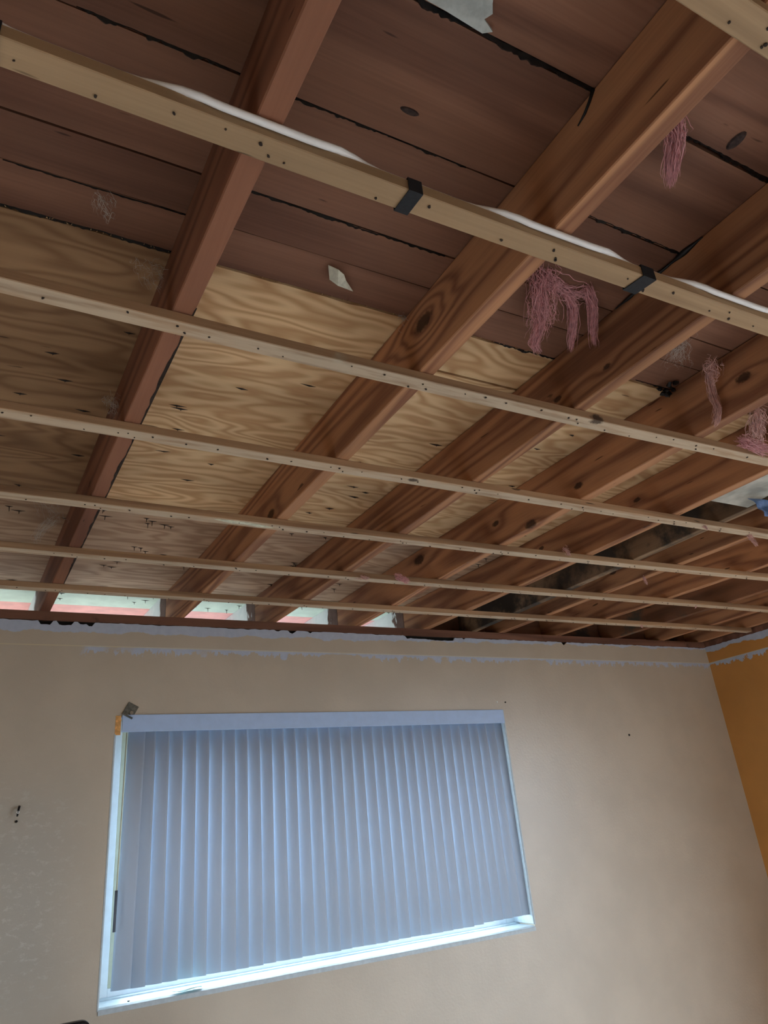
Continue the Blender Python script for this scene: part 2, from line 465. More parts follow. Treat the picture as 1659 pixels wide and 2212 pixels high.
for r in range(2):
    for k in range(len(rseam)-1):
        if r == 1 and k in (2, 4): continue
        k2 = k+1 if r == 0 or k not in (1, 3) else k+2
        dz = rnd.uniform(0, 0.002)
        parts = [(yy[r]+0.0015, yy[r+1]-0.0015)]
        if r == 0 and k == 2: parts = [(yy[0]+0.0015, -1.757), (-1.749, yy[1]-0.0015)]
        for (ya, yb) in parts:
            nx = max(2, int((seam_x(k2, ya)-seam_x(k, ya))/0.03))
            rings = []
            for j in range(nx+1):
                f = j/nx; P_ = lambda y: seam_x(k, y)+0.0015+(seam_x(k2, y)-seam_x(k, y)-0.003)*f
                x = P_(ya)
                e = 0.004*n1(x*11, 3)+0.003*n1(x*31, 4) if ya < -1.9 else 0
                rings.append([(x, ya+e, ZS+dz), (P_(yb), yb, ZS+dz), (P_(yb), yb, ZS+0.018), (x, ya+e, ZS+0.018)])
            Geo().sweep(rings).build('plywood_panel', M_PLYG if r == 1 else M_PLYD if k == 0 else M_PLY, ceiling)
for k, (ya, yb, m) in enumerate(((0.153, 0.4420, M_SOFFIT), (0.4465, 0.655, M_SOFFITP))):
    Geo().box((X0-0.25, ya, ZS+0.001*k), (X1+0.25, yb, ZS+0.018)).build('soffit_board', m, ceiling)
# torn fibres on the sawn edge of the plywood
g = Geo()
for i in range(60):
    x = rnd.choice([rnd.uniform(0.36, 0.70), rnd.uniform(-0.1, 0.2), rnd.uniform(0.9, 1.2)])
    p = Vector((x, -1.906, ZS+0.001)); L = rnd.uniform(0.004, 0.016)
    q = p+Vector((rnd.uniform(-.004, .004), -L*0.8, -L*0.5))
    g.tube([p, (p+q)/2+Vector((rnd.uniform(-.001, .001), 0, -0.001)), q], [0.0012, 0.0008, 0.0002], 3)
stuff(g.build('edge_splinters', M_PLY, ceiling))


def tar(x0, x1, y, r, seed, dens=1.0, dz=0.0, drip=0.0):
    """tar squeezed out of a seam: a thin bead with ragged lumps hanging along it"""
    n = max(10, int((x1-x0)/0.0022)); lo = []; hi = []
    for i in range(n+1):
        x = x0+(x1-x0)*i/n; fade = min(1, i/8, (n-i)/8)
        v = max(0.0, 0.35+0.55*n1(x*12, seed)+0.5*n1(x*45, seed+1)*dens+0.45*n1(x*130, seed+2)*dens)
        u = max(0.0, 0.25+0.4*n1(x*17, seed+7)+0.4*n1(x*80, seed+8))
        hi.append((x, y-0.0012-0.7*r*u*fade, v*fade)); lo.append((x, y+0.0012+1.25*r*v*fade, v*fade))
    rings = [[(a[0], a[1], ZS+0.002), (a[0], (a[1]+b[1])/2, ZS-0.0012-0.55*r*a[2]-drip*a[2]), (b[0], b[1], ZS+0.002)] for a, b in zip(hi, lo)]
    return Geo().sweep(rings).build('tar_bead', M_TAR, ceiling)


tar(0.38, 0.742, -2.5085, 0.0075, 11)
tar(-0.02, 0.235, -2.306, 0.0065, 12, 1.6)
tar(0.26, 0.62, -2.302, 0.0038, 13, 2.2)
tar(-0.12, 0.205, -1.9095, 0.0055, 14, 1.5)
tar(0.25, 0.70, -2.104, 0.0032, 15, 2.0)
tar(0.93, 1.20, -2.512, 0.0060, 16, 1.8, drip=0.004)
tar(0.88, 1.18, -2.306, 0.0085, 17, 1.5)
tar(0.96, 1.19, -1.907, 0.0055, 18, 1.2)
tar(1.44, 1.60, -1.913, 0.0040, 19, 1.6)
tar(-0.10, 0.23, -2.008, 0.0018, 20, 2.0)
# nails of the roofing poking through near the eave
g = Geo()
spots = []
for _ in range(150):
    x = rnd.uniform(-0.5, 2.0); y = rnd.choice([rnd.gauss(-0.62, 0.05), rnd.gauss(-0.30, 0.07), rnd.gauss(-0.08, 0.05), rnd.gauss(0.2, 0.06), rnd.gauss(0.34, 0.05)])
    spots.append((x, y))
for _ in range(45): spots.append((rnd.uniform(-0.3, 1.9), rnd.uniform(-1.7, -0.75)))
for (x, y) in spots:
    L = rnd.uniform(0.008, 0.02) if y > -0.7 else rnd.uniform(0.002, 0.006)
    g.tube([(x, y, ZS+0.004), (x+rnd.uniform(-.002, .002), y, ZS-L)], [0.0019, 0.0008], 5)
    w = rnd.uniform(0.012, 0.030); h = rnd.uniform(0.0022, 0.0042)
    # split veneer around the nail: a thin lens-shaped flap along the grain
    vs = [(x-w, y+rnd.uniform(-.002, .002), ZS+0.001), (x, y-h, ZS-0.0006), (x+w*rnd.uniform(.6, 1.2), y+rnd.uniform(-.002, .002), ZS+0.001), (x, y+h, ZS-0.0006), (x, y, ZS-0.0032)]
    g.add(vs, [(0, 1, 4), (1, 2, 4), (2, 3, 4), (3, 0, 4), (0, 3, 2, 1)])
stuff(g.build('nail_tips', M_NAIL, ceiling))

# ------------------------------------------------------------------ rafters
knots = {
    2: [(-1.97, 2.532, 0.021, 0.26), (-1.06, 2.460, 0.018, 0.10)],
    3: [(-2.055, 2.470, 0.008, 0.05), (-1.89, 2.480, 0.009, 0.05)],
    4: [(-2.115, 2.505, 0.014, 0.10), (-1.518, 2.473, 0.012, 0.04), (-1.279, 2.436, 0.017, 0.08), (-1.106, 2.510, 0.012, 0.08), (-0.60, 2.55, 0.024, 0.06)],
    5: [(-1.393, 2.536, 0.010, 0.05), (-0.887, 2.536, 0.010, 0.03)],
    7: [(-0.80, 2.50, 0.012, 0.04)],
}
knots = {i: [(rx_at(i, y)+0.002, y, z_, r_, a_) for (y, z_, r_, a_) in v] for i, v in knots.items()}
rlab = {
    -3: 'brown rafter tight against the left wall', -2: 'brown rafter third to the left of the camera, by the left wall',
    -1: 'brown rafter second to the left of the camera', 0: 'brown rafter next to the left of the camera',
    1: 'leftmost rafter in view, reddish, with dark bark along its lower right edge',
    2: 'wide tawny rafter with one large dark oval knot ringed by grain',
    3: 'streaky grained rafter with small knots, just right of the big pink insulation clump',
    4: 'knotty rafter with a thin pink fibre strand hanging across its upper right end',
    5: 'clean brown rafter just left of the mould-greyed rafter',
    6: 'grey-black mould-stained rafter squeezed close between two brown ones',
    7: 'brown rafter just right of the mould-greyed rafter',
    8: 'dark brown rafter second to the right of the mould-greyed rafter',
    9: 'dark rafter with a mouldy left face, third from the orange wall',
    10: 'dark brown rafter nearest the orange wall that shows its full side',
    11: 'dark rafter tight against the top of the orange wall'}
rafobj = {}
for i, (a, b, c) in raf.items():
    if i == 6: m = wood('mouldy_rafter_wood', srgb(96, 76, 60), srgb(160, 132, 104), 'Y', rings=5, across=6, along=0.5, stain=(4.5, srgb(58, 54, 50), 0.42, 0.60))
    elif i == 9: m = wood('mould_spotted_rafter_wood', srgb(92, 62, 46), srgb(140, 98, 72), 'Y', rings=5, across=6, along=0.5, stain=(4.0, srgb(78, 74, 66), 0.50, 0.64))
    elif i == 1: m = wood('rafter_wood_1', srgb(104, 66, 51), srgb(152, 104, 80), 'Y', rings=7, across=5, along=0.35)
    else:
        k = 0.94+0.10*rnd.random()
        m = wood('rafter_wood_%d' % (i+4), tuple(v*k for v in RD), tuple(v*k for v in RL), 'Y', rings=11 if i in (2, 3) else 8, across=6.5, along=0.33, knots=knots.get(i, ()), sharp=1.5, fine=0.42)
    ys = [Y0-0.15]+[-2.7-0.5*k for k in range(4, -1, -1)]+[-2.7+0.15*k for k in range(1, 19)]+[0.165]
    ys = sorted(set(round(y, 4) for y in ys))
    rings = []
    for y in ys:
        x = rx_at(i, y)
        rings.append([(x, y, ZR), (x+RT, y, ZR), (x+RT, y, ZS-0.0004), (x, y, ZS-0.0004)])
    o = Geo().sweep(rings).build('rafter', m, bevel=0.0022)
    tag(o, rlab[i], 'rafter', 'rafters under the roof deck'); rafobj[i] = o
    # painted tail outside the wall
    g = Geo(); rings = []
    for y in (0.166, 0.28, 0.40, 0.50, 0.63):
        x = rx_at(i, y)
        rings.append([(x, y, ZR), (x+RT, y, ZR), (x+RT, y, ZS-0.0004), (x, y, ZS-0.0004)])
    g.sweep(rings).build('painted_tail', M_TAIL, o)['label'] = 'white painted rafter end outside the wall'
fas = Geo().box((X0-0.3, 0.632, ZR-0.06), (X1+0.3, 0.652, ZS-0.0005)).build('fascia_board', M_TAIL)
tag(fas, 'white painted fascia board across the rafter ends outside the eave', 'board')
# dark blocking between the rafters over the wall, right half
for i in range(5, 11):
    xa = max(rx_at(i, 0.1), rx_at(i, 0.13))+RT+0.0012; xb = min(rx_at(i+1, 0.1), rx_at(i+1, 0.13))-0.0012
    yo = 0.10
    gp = 0.045 if i in (5,) else 0.028 if i == 6 else 0.0
    o = Geo().box((xa+gp, yo, ZR), (xb, yo+0.03, ZS-0.001)).build('blocking_board', M_BLOCK)
    tag(o, ['dark mouldy blocking board over the plate, left of the mould-greyed rafter', 'dark blocking board over the plate, right of the mould-greyed rafter',
            'dark blocking board over the plate, fourth bay from the orange wall', 'dark blocking board over the plate, third bay from the orange wall',
            'dark blocking board over the plate, second bay from the orange wall', 'dark blocking board over the plate in the corner by the orange wall'][i-5], 'board', 'blocking boards over the wall plate')
structure(Geo().box((X0-0.15, Y0-0.19, ZR), (X1+0.15, Y0-0.155, ZS-0.001)).build('trim_1', M_BLOCK))
structure(Geo().box((X1+0.02, Y0-0.15, ZR), (X1+0.055, 0.15, ZS-0.001)).build('trim_2', M_BLOCK))
structure(Geo().box((X0-0.06, Y0-0.15, ZR), (X0-0.025, 0.15, ZS-0.001)).build('trim_3', M_BLOCK))
# dark bark left along the lower right edge of the leftmost rafter
g = Geo(); rings = []
for k in range(150):
    y = -1.96+1.62*k/149; x = rx_at(1, y)+RT
    w = 0.0035+0.004*n1(y*9, 2)+0.0035*n1(y*33, 3); w = max(0.0006, w)*min(1, k/6, (149-k)/6)+0.0003
    rings.append([(x-w, y, ZR-0.0006), (x+0.0008, y, ZR-0.0006), (x+0.0008, y, ZR+1.6*w), (x-w, y, ZR+0.0004)])
bk = g.sweep(rings).build('bark_edge', plain('dark_bark', (0.03, 0.02, 0.015), 0.9, var=0.5, vscale=60), rafobj[1]); bk['label'] = 'dark bark along the lower edge'

# ------------------------------------------------------------------ furring strips
TS, WS = 0.0211, 0.0398
bat = {0: (-2.762, 0.0, 0.0), 1: (-2.3585, 0.005, -0.009), 2: (-1.942, 0.018, -0.0115), 3: (-1.531, 0.018, -0.0058),
       4: (-1.118, 0.022, -0.0095), 5: (-0.722, 0.013, -0.0050), 6: (-0.354, 0.010, -0.0030)}
blab = {0: 'pale strip crossing the top right corner, nearest the camera',
        1: 'pale strip bound with black tape, white cable tucked behind it',
        2: 'pale strip with a dark knot, second below the taped strip\'s bay, crossing mid ceiling',
        3: 'strip with a round brown knot, second below the taped strip',
        4: 'strip with a pale splintered patch, third below the taped strip',
        5: 'thin strip with pink fibre snagged on it, second strip from the window wall',
        6: 'thin strip nearest the window wall, just below the eave gap'}
blab[2] = 'pale strip next below the taped strip, with a dark knot above its lower right'
zoff = {1: 0.0012}


def by_at(i, x):
    a, b, c = bat[i]; xx = min(max(x, -0.3), 3.2); return a+b*xx+c*xx*xx


for i in bat:
    xa, xb = X0+0.01, X1-0.004
    if i == 0: xa = 0.40
    n = 46; rings = []
    for k in range(n+1):
        x = xa+(xb-xa)*k/n; y = by_at(i, x)+0.0012*n1(x*3, i); w = WS*(1+0.03*n1(x*2, i+9)); t = TS+0.0008*n1(x*2.3, i+4)
        rings.append([(x, y, ZR-0.0005-t), (x, y+w, ZR-0.0005-t), (x, y+w, ZR-0.0005), (x, y, ZR-0.0005)])
    kn = {1: [], 2: [(1.225, by_at(2, 1.225)+0.006, ZB+0.006, 0.014, 0.05)], 3: [(0.945, by_at(3, 0.945)+0.014, ZB, 0.010, 0.05)], 5: []}.get(i, [])
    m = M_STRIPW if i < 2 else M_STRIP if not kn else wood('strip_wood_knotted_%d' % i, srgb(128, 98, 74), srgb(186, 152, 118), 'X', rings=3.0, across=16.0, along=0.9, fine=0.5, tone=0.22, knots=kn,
                                    stain=(2.6, srgb(186, 188, 168), 0.64, 0.76), underside_tint=srgb(206, 190, 166))
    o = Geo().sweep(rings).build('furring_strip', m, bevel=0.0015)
    tag(o, blab[i], 'wood strip', 'furring strips under the rafters')
    if i == 4:
        yb4 = by_at(4, 0.57); zz4 = ZR-0.0005-TS-0.0012
        pc4 = [(0.500, 0.010), (0.540, 0.004), (0.600, 0.006), (0.660, 0.016), (0.690, 0.026), (0.640, 0.030), (0.600, 0.022), (0.560, 0.026), (0.530, 0.018)]
        sp_ = Geo().sweep([[(a_, yb4+b_, zz4) for a_, b_ in pc4], [(a_, yb4+b_, zz4+0.0015) for a_, b_ in pc4]]).build('splintered_patch', plain('pale_splinter_wood', srgb(206, 206, 184), 0.8, var=0.15, vscale=80), o)
        sp_['label'] = 'pale greenish splintered patch'
    # nail heads and old nail holes along the underside
    g = Geo(); xs = []
    for rI in raf:
        xc = rx_at(rI, by_at(i, 1.0))+RT/2
        if xa+0.05 < xc < xb-0.05: xs += [(xc-0.006, 0.32), (xc+0.010, 0.68)]
    x = xa+0.1
    while x < xb-0.1:
        xs.append((x, rnd.uniform(0.15, 0.85))); x += rnd.uniform(0.05, 0.16)
    for (x, fr) in xs:
        g.disc((x, by_at(i, x)+WS*fr, ZR-0.0005-TS-0.0008), (0, 0, -1), rnd.uniform(0.0014, 0.0030), 7, 0.0012, rnd.uniform(0.8, 1.5), 0.25)
    stuff(g.build('nail_heads', M_HOLE, o))

# black tape bands round the cable and the taped strip
tlab = ['black tape band round the taped strip at the left edge of the picture', 'black tape band on the strip left of the wide tawny rafter', 'black tape band on the strip right of the wide tawny rafter']
for k, (xa, xb, sk) in enumerate(((-0.118, -0.092, 0.0), (0.449, 0.473, -0.003), (0.934, 0.966, -0.008))):
    y = by_at(1, xa); e = 0.0022
    prof = lambda x, s: [(x+s*0, y-e, ZR-TS-e-0.001), (x+s, y+WS+e, ZR-TS-e-0.001), (x+s, y+WS+e, ZR+e), (x, y-e, ZR+e)]
    inner = lambda x, s: [(x, y-0.0008, ZR-TS-0.0018), (x+s, y+WS+0.0008, ZR-TS-0.0018), (x+s, y+WS+0.0008, ZR+0.0004), (x, y-0.0008, ZR+0.0004)]
    A, B, C_, D_ = prof(xa, sk), prof(xb, sk), inner(xb, sk), inner(xa, sk)
    vs = A+B+C_+D_; fs = []
    for (p, q) in ((0, 4), (4, 8), (8, 12), (12, 0)):
        for j in range(4): fs.append((p+j, p+(j+1) % 4, q+(j+1) % 4, q+j))
    o = link('tape_band', vs, fs, M_TAPE)
    tag(o, tlab[k], 'tape', 'tape bands on the taped strip')

# white cable: lies on top of the strip between rafters, bulges out below each rafter
pts = []; n = 120
for k in range(n+1):
    x = -0.55+(2.4+0.55)*k/n
    near = 0.0
    for i in raf:
        c = rx_at(i, -2.36)+RT/2
        near = max(near, 1-abs(x-c)/0.185) if abs(x-c) < 0.185 else near
    s = near*near*(3-2*near); s = min(1, s*1.6)
    y = by_at(1, x); t = max(0, min(1, s))
    y_on, z_on = y+0.012, ZR+0.0062
    y_out, z_out = y-0.0070, ZR-0.0060
    ang = t*math.pi/2
    pts.append((x, y_on+(y_out-y_on)*math.sin(ang), z_out+(z_on-z_out)*math.cos(ang)))
o = Geo().tube(pts, 0.0056, 10).build('electric_cable', M_CABLE, smooth=True)
tag(o, 'white electric cable bulging out along the taped strip', 'cable')

# ------------------------------------------------------------------ window
fr = bpy.data.objects.new('window_1', None); COL.objects.link(fr); fr.location = ((WX0+WX1)/2, 0.17, WZ0); structure(fr)


def wpart(g, name, mat):
    o = g.build(name, mat, bevel=0.0015); o.parent = fr; o.matrix_parent_inverse = Matrix.Translation(fr.location).inverted(); return o


FY0, FY1 = 0.150, 0.195
for (a, b) in (((WX0, FY0, WZ0), (WX0+0.050, FY1, WZ1)), ((WX1-0.050, FY0, WZ0), (WX1, FY1, WZ1)),
               ((WX0+0.05, FY0, WZ0), (WX1-0.05, FY1, WZ0+0.04)), ((WX0+0.05, FY0, WZ1-0.04), (WX1-0.05, FY1, WZ1))):
    wpart(Geo().box(a, b), 'frame_rail', M_WHITE)
mx = (WX0+WX1)/2
for (a, b) in (((WX0+0.051, 0.158, WZ0+0.04), (WX0+0.100, 0.188, WZ1-0.04)), ((mx-0.02, 0.158, WZ0+0.04), (mx+0.02, 0.188, WZ1-0.04)), ((WX1-0.09, 0.158, WZ0+0.04), (WX1-0.055, 0.188, WZ1-0.04))):
    wpart(Geo().box(a, b), 'sash_stile', M_STILE)
t = NT('clear_glass')
gl = t.n('ShaderNodeBsdfGlossy'); gl.inputs['Roughness'].default_value = 0.02
tr = t.n('ShaderNodeBsdfTransparent'); tr.inputs[0].default_value = (0.93, 0.97, 0.97, 1)
mxs = t.n('ShaderNodeMixShader'); mxs.inputs[0].default_value = 0.06
t.t.links.new(tr.outputs[0], mxs.inputs[1]); t.t.links.new(gl.outputs[0], mxs.inputs[2])
M_GLASS = t.done(mxs.outputs[0])
for (xa, xb) in ((WX0+0.0505, mx-0.0205), (mx+0.0205, WX1-0.0505)):
    o = Geo().box((xa, 0.171, WZ0+0.0405), (xb, 0.175, WZ1-0.0405)).build('pane', M_GLASS)
    o.parent = fr; o.matrix_parent_inverse = Matrix.Translation(fr.location).inverted()
# plastered sill and jamb linings
sill = Geo()
nx = 60; rings = []
for k in range(nx+1):
    x = WX0+0.0005+(WX1-WX0-0.001)*k/nx
    e = 0.002*n1(x*9, 3)+0.0018*n1(x*30, 4)
    rings.append([(x, -0.003+e, WZ0-0.012), (x, -0.003+e, WZ0+0.004), (x, 0.012, WZ0+0.009), (x, 0.110, WZ0+0.010), (x, 0.114, WZ0+0.007), (x, 0.118, WZ0+0.014), (x, 0.1495, WZ0+0.015), (x, 0.1495, WZ0-0.0), (x, 0.0, WZ0)])
sill.sweep(rings); sl = wpart(sill, 'sill', M_SILL)
wpart(Geo().box((WX1-0.006, 0.0, WZ0+0.015), (WX1-0.0002, 0.1495, WZ1-0.001)).box((WX1-0.004, -0.002, WZ0+0.012), (WX1+0.004, 0.002, WZ1)), 'jamb_lining', M_SILL)
wpart(Geo().box((WX0+0.0002, 0.0, WZ0+0.015), (WX0+0.004, 0.1495, WZ1-0.07)).box((WX0-0.003, -0.0015, WZ0+0.0), (WX0+0.003, 0.001, WZ1-0.07)), 'jamb_lining', M_SILL)
# peeled paint flake and nail on the sill
flk = Geo()
c = [(0.665, 0.018), (0.70, 0.034), (0.745, 0.036), (0.775, 0.022), (0.77, 0.010), (0.73, -0.002), (0.70, -0.006), (0.68, 0.004)]
zf = WZ0+0.0125
flk.add([(x, y, zf+0.004*math.sin(i*1.7)+0.003) for i, (x, y) in enumerate(c)]+[(x, y, zf+0.004*math.sin(i*1.7)+0.0043) for i, (x, y) in enumerate(c)],
        [tuple(range(8))[::-1], tuple(range(8, 16))]+[(i, (i+1) % 8, 8+(i+1) % 8, 8+i) for i in range(8)])
o = wpart(flk, 'paint_flake', plain('pale_aqua_paint', srgb(190, 232, 232), 0.5, var=0.04)); o['label'] = 'peeling pale aqua flake of paint'
nl = Geo().disc((0.522, 0.028, WZ0+0.0095), (0, 0, 1), 0.005, 9, 0.003)
wpart(nl, 'sill_nail', M_METAL)
wpart(Geo().box((WX0-0.001, -0.001, WZ1-0.075), (WX0+0.02, 0.001, WZ1-0.001)), 'raw_corner', plain('raw_orange_plaster', srgb(226, 170, 104), 0.8, var=0.25, vscale=60))['label'] = 'raw orange patch at the upper corner'

# ------------------------------------------------------------------ vertical blind
bl = bpy.data.objects.new('vertical_blind', None); COL.objects.link(bl); bl.location = ((WX0+WX1)/2, 0.03, WZ0+0.045)
tag(bl, 'closed grey-blue vertical blind hanging in the window under a flat valance', 'blind')


def bpart(o):
    o.parent = bl; o.matrix_parent_inverse = Matrix.Translation(bl.location).inverted(); return o


t = NT('translucent_vane'); p = t.pos()
cl = t.mix(t.noise(p, 3.0, 2), srgb(186, 200, 217), srgb(193, 203, 217))
df = t.n('ShaderNodeBsdfDiffuse'); t.put(df.inputs[0], cl)
tl = t.n('ShaderNodeBsdfTranslucent'); t.put(tl.inputs[0], t.mix(0.0, srgb(188, 199, 212), (1, 1, 1)))
ms = t.n('ShaderNodeMixShader'); ms.inputs[0].default_value = 0.165
t.t.links.new(df.outputs[0], ms.inputs[1]); t.t.links.new(tl.outputs[0], ms.inputs[2])
M_VANE = t.done(ms.outputs[0])
M_VAL = plain('grey_blue_valance', srgb(178, 203, 240), 0.5, var=0.03)
VZ0, VZ1 = WZ0+0.046, 1.972
bpart(Geo().box((WX0+0.024, -0.006, 1.957), (WX1-0.002, -0.0005, WZ1+0.001)).box((WX0+0.024, -0.0005, WZ1-0.006), (WX1-0.002, 0.055, WZ1-0.001)).build('valance', M_VAL, bevel=0.001))
bpart(Geo().box((WX0+0.03, 0.014, 1.975), (WX1-0.006, 0.050, 2.012)).build('head_rail', M_WHITE))
nv, sp, vw = 34, 0.0537, 0.066
for k in range(nv):
    xc = 0.4925+sp*k+(0.013 if k == 0 else 0)
    th = math.radians(-19+rnd.uniform(-2.5, 2.5) if k > 0 else -6)
    sag = 0.0065; prof = []
    ns = 8
    for j in range(ns+1):
        u = -vw/2+vw*j/ns
        d = -sag*(1-(2*u/vw)**2)
        prof.append((u*math.cos(th)-d*math.sin(th)*0.2, u*math.sin(th)+d))
    zb_ = VZ0+rnd.uniform(-0.0012, 0.0012) + (0.006 if k >= 29 else 0)
    bot = [Vector((xc+a, 0.034+b, zb_)) for a, b in prof]
    vs = []
    sway = rnd.uniform(-0.003, 0.003) if k else -0.011
    for z, s in ((zb_, sway), (zb_+(VZ1-zb_)*0.5, sway*0.4), (VZ1, 0)):
        for a, b in prof: vs.append((xc+a+s, 0.034+b, z))
    m_ = ns+1; fs = []
    for r in range(2):
        for j in range(ns): fs.append((r*m_+j, r*m_+j+1, (r+1)*m_+j+1, (r+1)*m_+j))
    o = link('vane', vs, fs, M_VANE, smooth=True)
    so = o.modifiers.new('thick', 'SOLIDIFY'); so.thickness = 0.0006
    bpart(o)
bpart(Geo().tube([(0.462, 0.002, 1.962), (0.459, 0.004, 1.60), (0.4575, 0.005, 1.405)], 0.0022, 6).build('wand', M_STILE, smooth=True))
bpart(Geo().tube([(0.4575, 0.005, 1.41), (0.457, 0.005, 1.28)], 0.0052, 8).build('wand_grip', plain('grey_grip', srgb(96, 104, 116), 0.5), smooth=True))

# ------------------------------------------------------------------ small things on the walls
br = Geo()
c0 = Vector((0.470, -0.004, 2.040)); ca, sa = math.cos(math.radians(-28)), math.sin(math.radians(-28))
pt = lambda u, w, y: (c0.x+u*ca-w*sa, y, c0.z+u*sa+w*ca)
for (u0, u1, w0, w1, ya, yb) in ((-0.022, 0.022, -0.026, 0.026, -0.004, 0.0),):
    A = [pt(u0, w0, ya), pt(u1, w0, ya), pt(u1, w1, ya), pt(u0, w1, ya)]; B = [pt(u0, w0, yb), pt(u1, w0, yb), pt(u1, w1, yb), pt(u0, w1, yb)]
    br.sweep([A, B])
o = br.build('curtain_bracket', M_METAL, bevel=0.001)
tag(o, 'small tilted grey metal plate screwed above the upper left window corner', 'bracket')
Geo().disc((c0.x+0.004, -0.0045, c0.z-0.010), (0, -1, 0), 0.007, 10, 0.003).build('screw_head', plain('bright_screw', srgb(190, 186, 176), 0.3, metallic=0.8), o)
lip = Geo(); A = [pt(-0.022, -0.026, -0.004), pt(0.022, -0.026, -0.004), pt(0.022, -0.023, -0.016), pt(-0.022, -0.023, -0.016)]
B = [pt(-0.022, -0.029, -0.004), pt(0.022, -0.029, -0.004), pt(0.022, -0.026, -0.017), pt(-0.022, -0.026, -0.017)]
lip.sweep([A, B]).build('lip', M_METAL, o)

an = Geo().tube([(0.113, 0.0, 1.712), (0.112, -0.012, 1.708), (0.110, -0.016, 1.694), (0.109, -0.013, 1.680)], [0.0045, 0.004, 0.0035, 0.003], 7).build('wall_hook', M_DARK, smooth=True)
tag(an, 'tiny dark hook with a white dot left of the window', 'hook')
Geo().disc((0.110, -0.0165, 1.693), (0, -1, 0), 0.0045, 8, 0.002).build('white_dot', M_WHITE, an)
o = Geo().disc((0.1085, -0.0005, 1.664), (0, -1, 0), 0.004, 8, 0.003, 1.0, 0.2).build('nail', M_DARK)
tag(o, 'dark nail just below the tiny hook left of the window', 'nail')
for (x, z, r, lb) in ((3.137, 1.876, 0.0055, 'single dark nail in the beige wall right of the window'),
                      (2.314, 2.060, 0.004, 'small dark nail above the upper right window corner')):
    o = Geo().disc((x, 0.0, z), (0, -1, 0), r, 9, 0.004).build('nail', M_DARK); tag(o, lb, 'nail')
o = Geo().disc((2.262, 0.0, 2.062), (0, -1, 0), 0.004, 8, 0.003).build('nail', M_WHITE)
tag(o, 'pale nail above the upper right window corner', 'nail')

# black chair back whose corner just enters at the bottom left
ch = bpy.data.objects.new('chair', None); COL.objects.link(ch); ch.location = (0.06, -0.33, 0)
tag(ch, 'black high-backed chair, only the rounded corner of its back peeping in at bottom left', 'chair')
cz = 1.093


def cpart(g, name, mat=M_DARK, **kw):
    o = g.build(name, mat, **kw); o.parent = ch; o.matrix_parent_inverse = Matrix.Translation(ch.location).inverted(); return o


cx = 0.147
prof = []
for k in range(9):
    a = math.pi/2*k/8; prof.append((cx+0.21-0.03+0.03*math.sin(a), cz-0.02-0.03+0.03*math.cos(a)+0.02*(1-0)))
outl = [(cx-0.21, 0.55), (cx+0.21, 0.55)]+prof[::-1]+[(cx-0.21+0.03-0.03*math.sin(math.pi/2*k/8), cz-0.03+0.03*math.cos(math.pi/2*k/8)) for k in range(9)]
g = Geo().sweep([[(x, -0.34, z) for x, z in outl], [(x, -0.31, z) for x, z in outl]]); cpart(g, 'backrest', bevel=0.004)
cpart(Geo().box((cx-0.22, -0.80, 0.43), (cx+0.22, -0.345, 0.48)), 'seat', bevel=0.01)
for (sx_, sy_) in ((-1, -0.78), (1, -0.78), (-1, -0.33), (1, -0.33)):
    cpart(Geo().box((cx+sx_*0.19-0.018, sy_-0.018, 0.0), (cx+sx_*0.19+0.018, sy_+0.018, 0.43 if sy_ < -0.5 else 0.56)), 'leg', bevel=0.003)


# ------------------------------------------------------------------ hanging insulation, webs, scraps
def tuft(name, paths, mat, label, cat, seed, group=None, thick=1.0):
    """paths: list of (points, spread radius, strands, tip spread)"""
    r = random.Random(seed); g = Geo()
    for (pts, rad, cnt, fray) in paths:
        pts = [Vector(p) for p in pts]
        L = len(pts)-1
        for s in range(int(cnt*1.7)):
            off = Vector((r.gauss(0, 1), r.gauss(0, 1), r.gauss(0, 1)))*rad*0.55
            t0 = max(0, r.uniform(-0.4, 0.7)); t1 = min(1.0, t0+r.uniform(0.25, 0.8))
            m = 7; line = []; w = Vector((0, 0, 0))
            for k in range(m):
                tt = (t0+(t1-t0)*k/(m-1))*L; i = min(int(tt), L-1); f = tt-i
                p = pts[i].lerp(pts[i+1], f)
                w += Vector((r.gauss(0, 1), r.gauss(0, 1), r.gauss(0, 1)))*rad*0.24
                taper = 1.0-(1-fray)*(tt/L)
                line.append(p+off*taper+w*taper)
            a = r.uniform(0.0003, 0.0010)*thick
            g.tube(line, [a*0.6, a, a*1.1, a, a*0.9, a*0.6, a*0.2], 3, cap=False)
    o = g.build(name, mat)
    return tag(o, label, cat, group)


G1 = 'hanging scraps of pink insulation'
z = ZS
tuft('insulation_tuft', [
    ([(0.915, -2.15, z-0.004), (0.935, -2.125, z-0.02), (0.965, -2.085, z-0.035), (0.985, -2.055, z-0.045)], 0.024, 170, 0.8),
    ([(0.975, -2.065, z-0.035), (0.99, -2.035, z-0.05), (1.00, -2.00, z-0.058), (1.025, -1.985, z-0.066)], 0.012, 120, 0.5),
    ([(1.00, -2.125, z-0.004), (1.045, -2.10, z-0.018), (1.075, -2.06, z-0.038), (1.098, -2.018, z-0.064)], 0.0095, 120, 0.55),
    ([(1.045, -2.15, z-0.004), (1.085, -2.12, z-0.02), (1.115, -2.08, z-0.042), (1.145, -2.048, z-0.060)], 0.0095, 120, 0.5),
    ([(0.92, -2.145, z-0.006), (1.00, -2.125, z-0.010), (1.06, -2.14, z-0.008)], 0.013, 70, 1.0)],
    M_PINK, 'large clump of pink insulation hanging in three tails below the taped strip', 'insulation', 1, G1, 0.8)
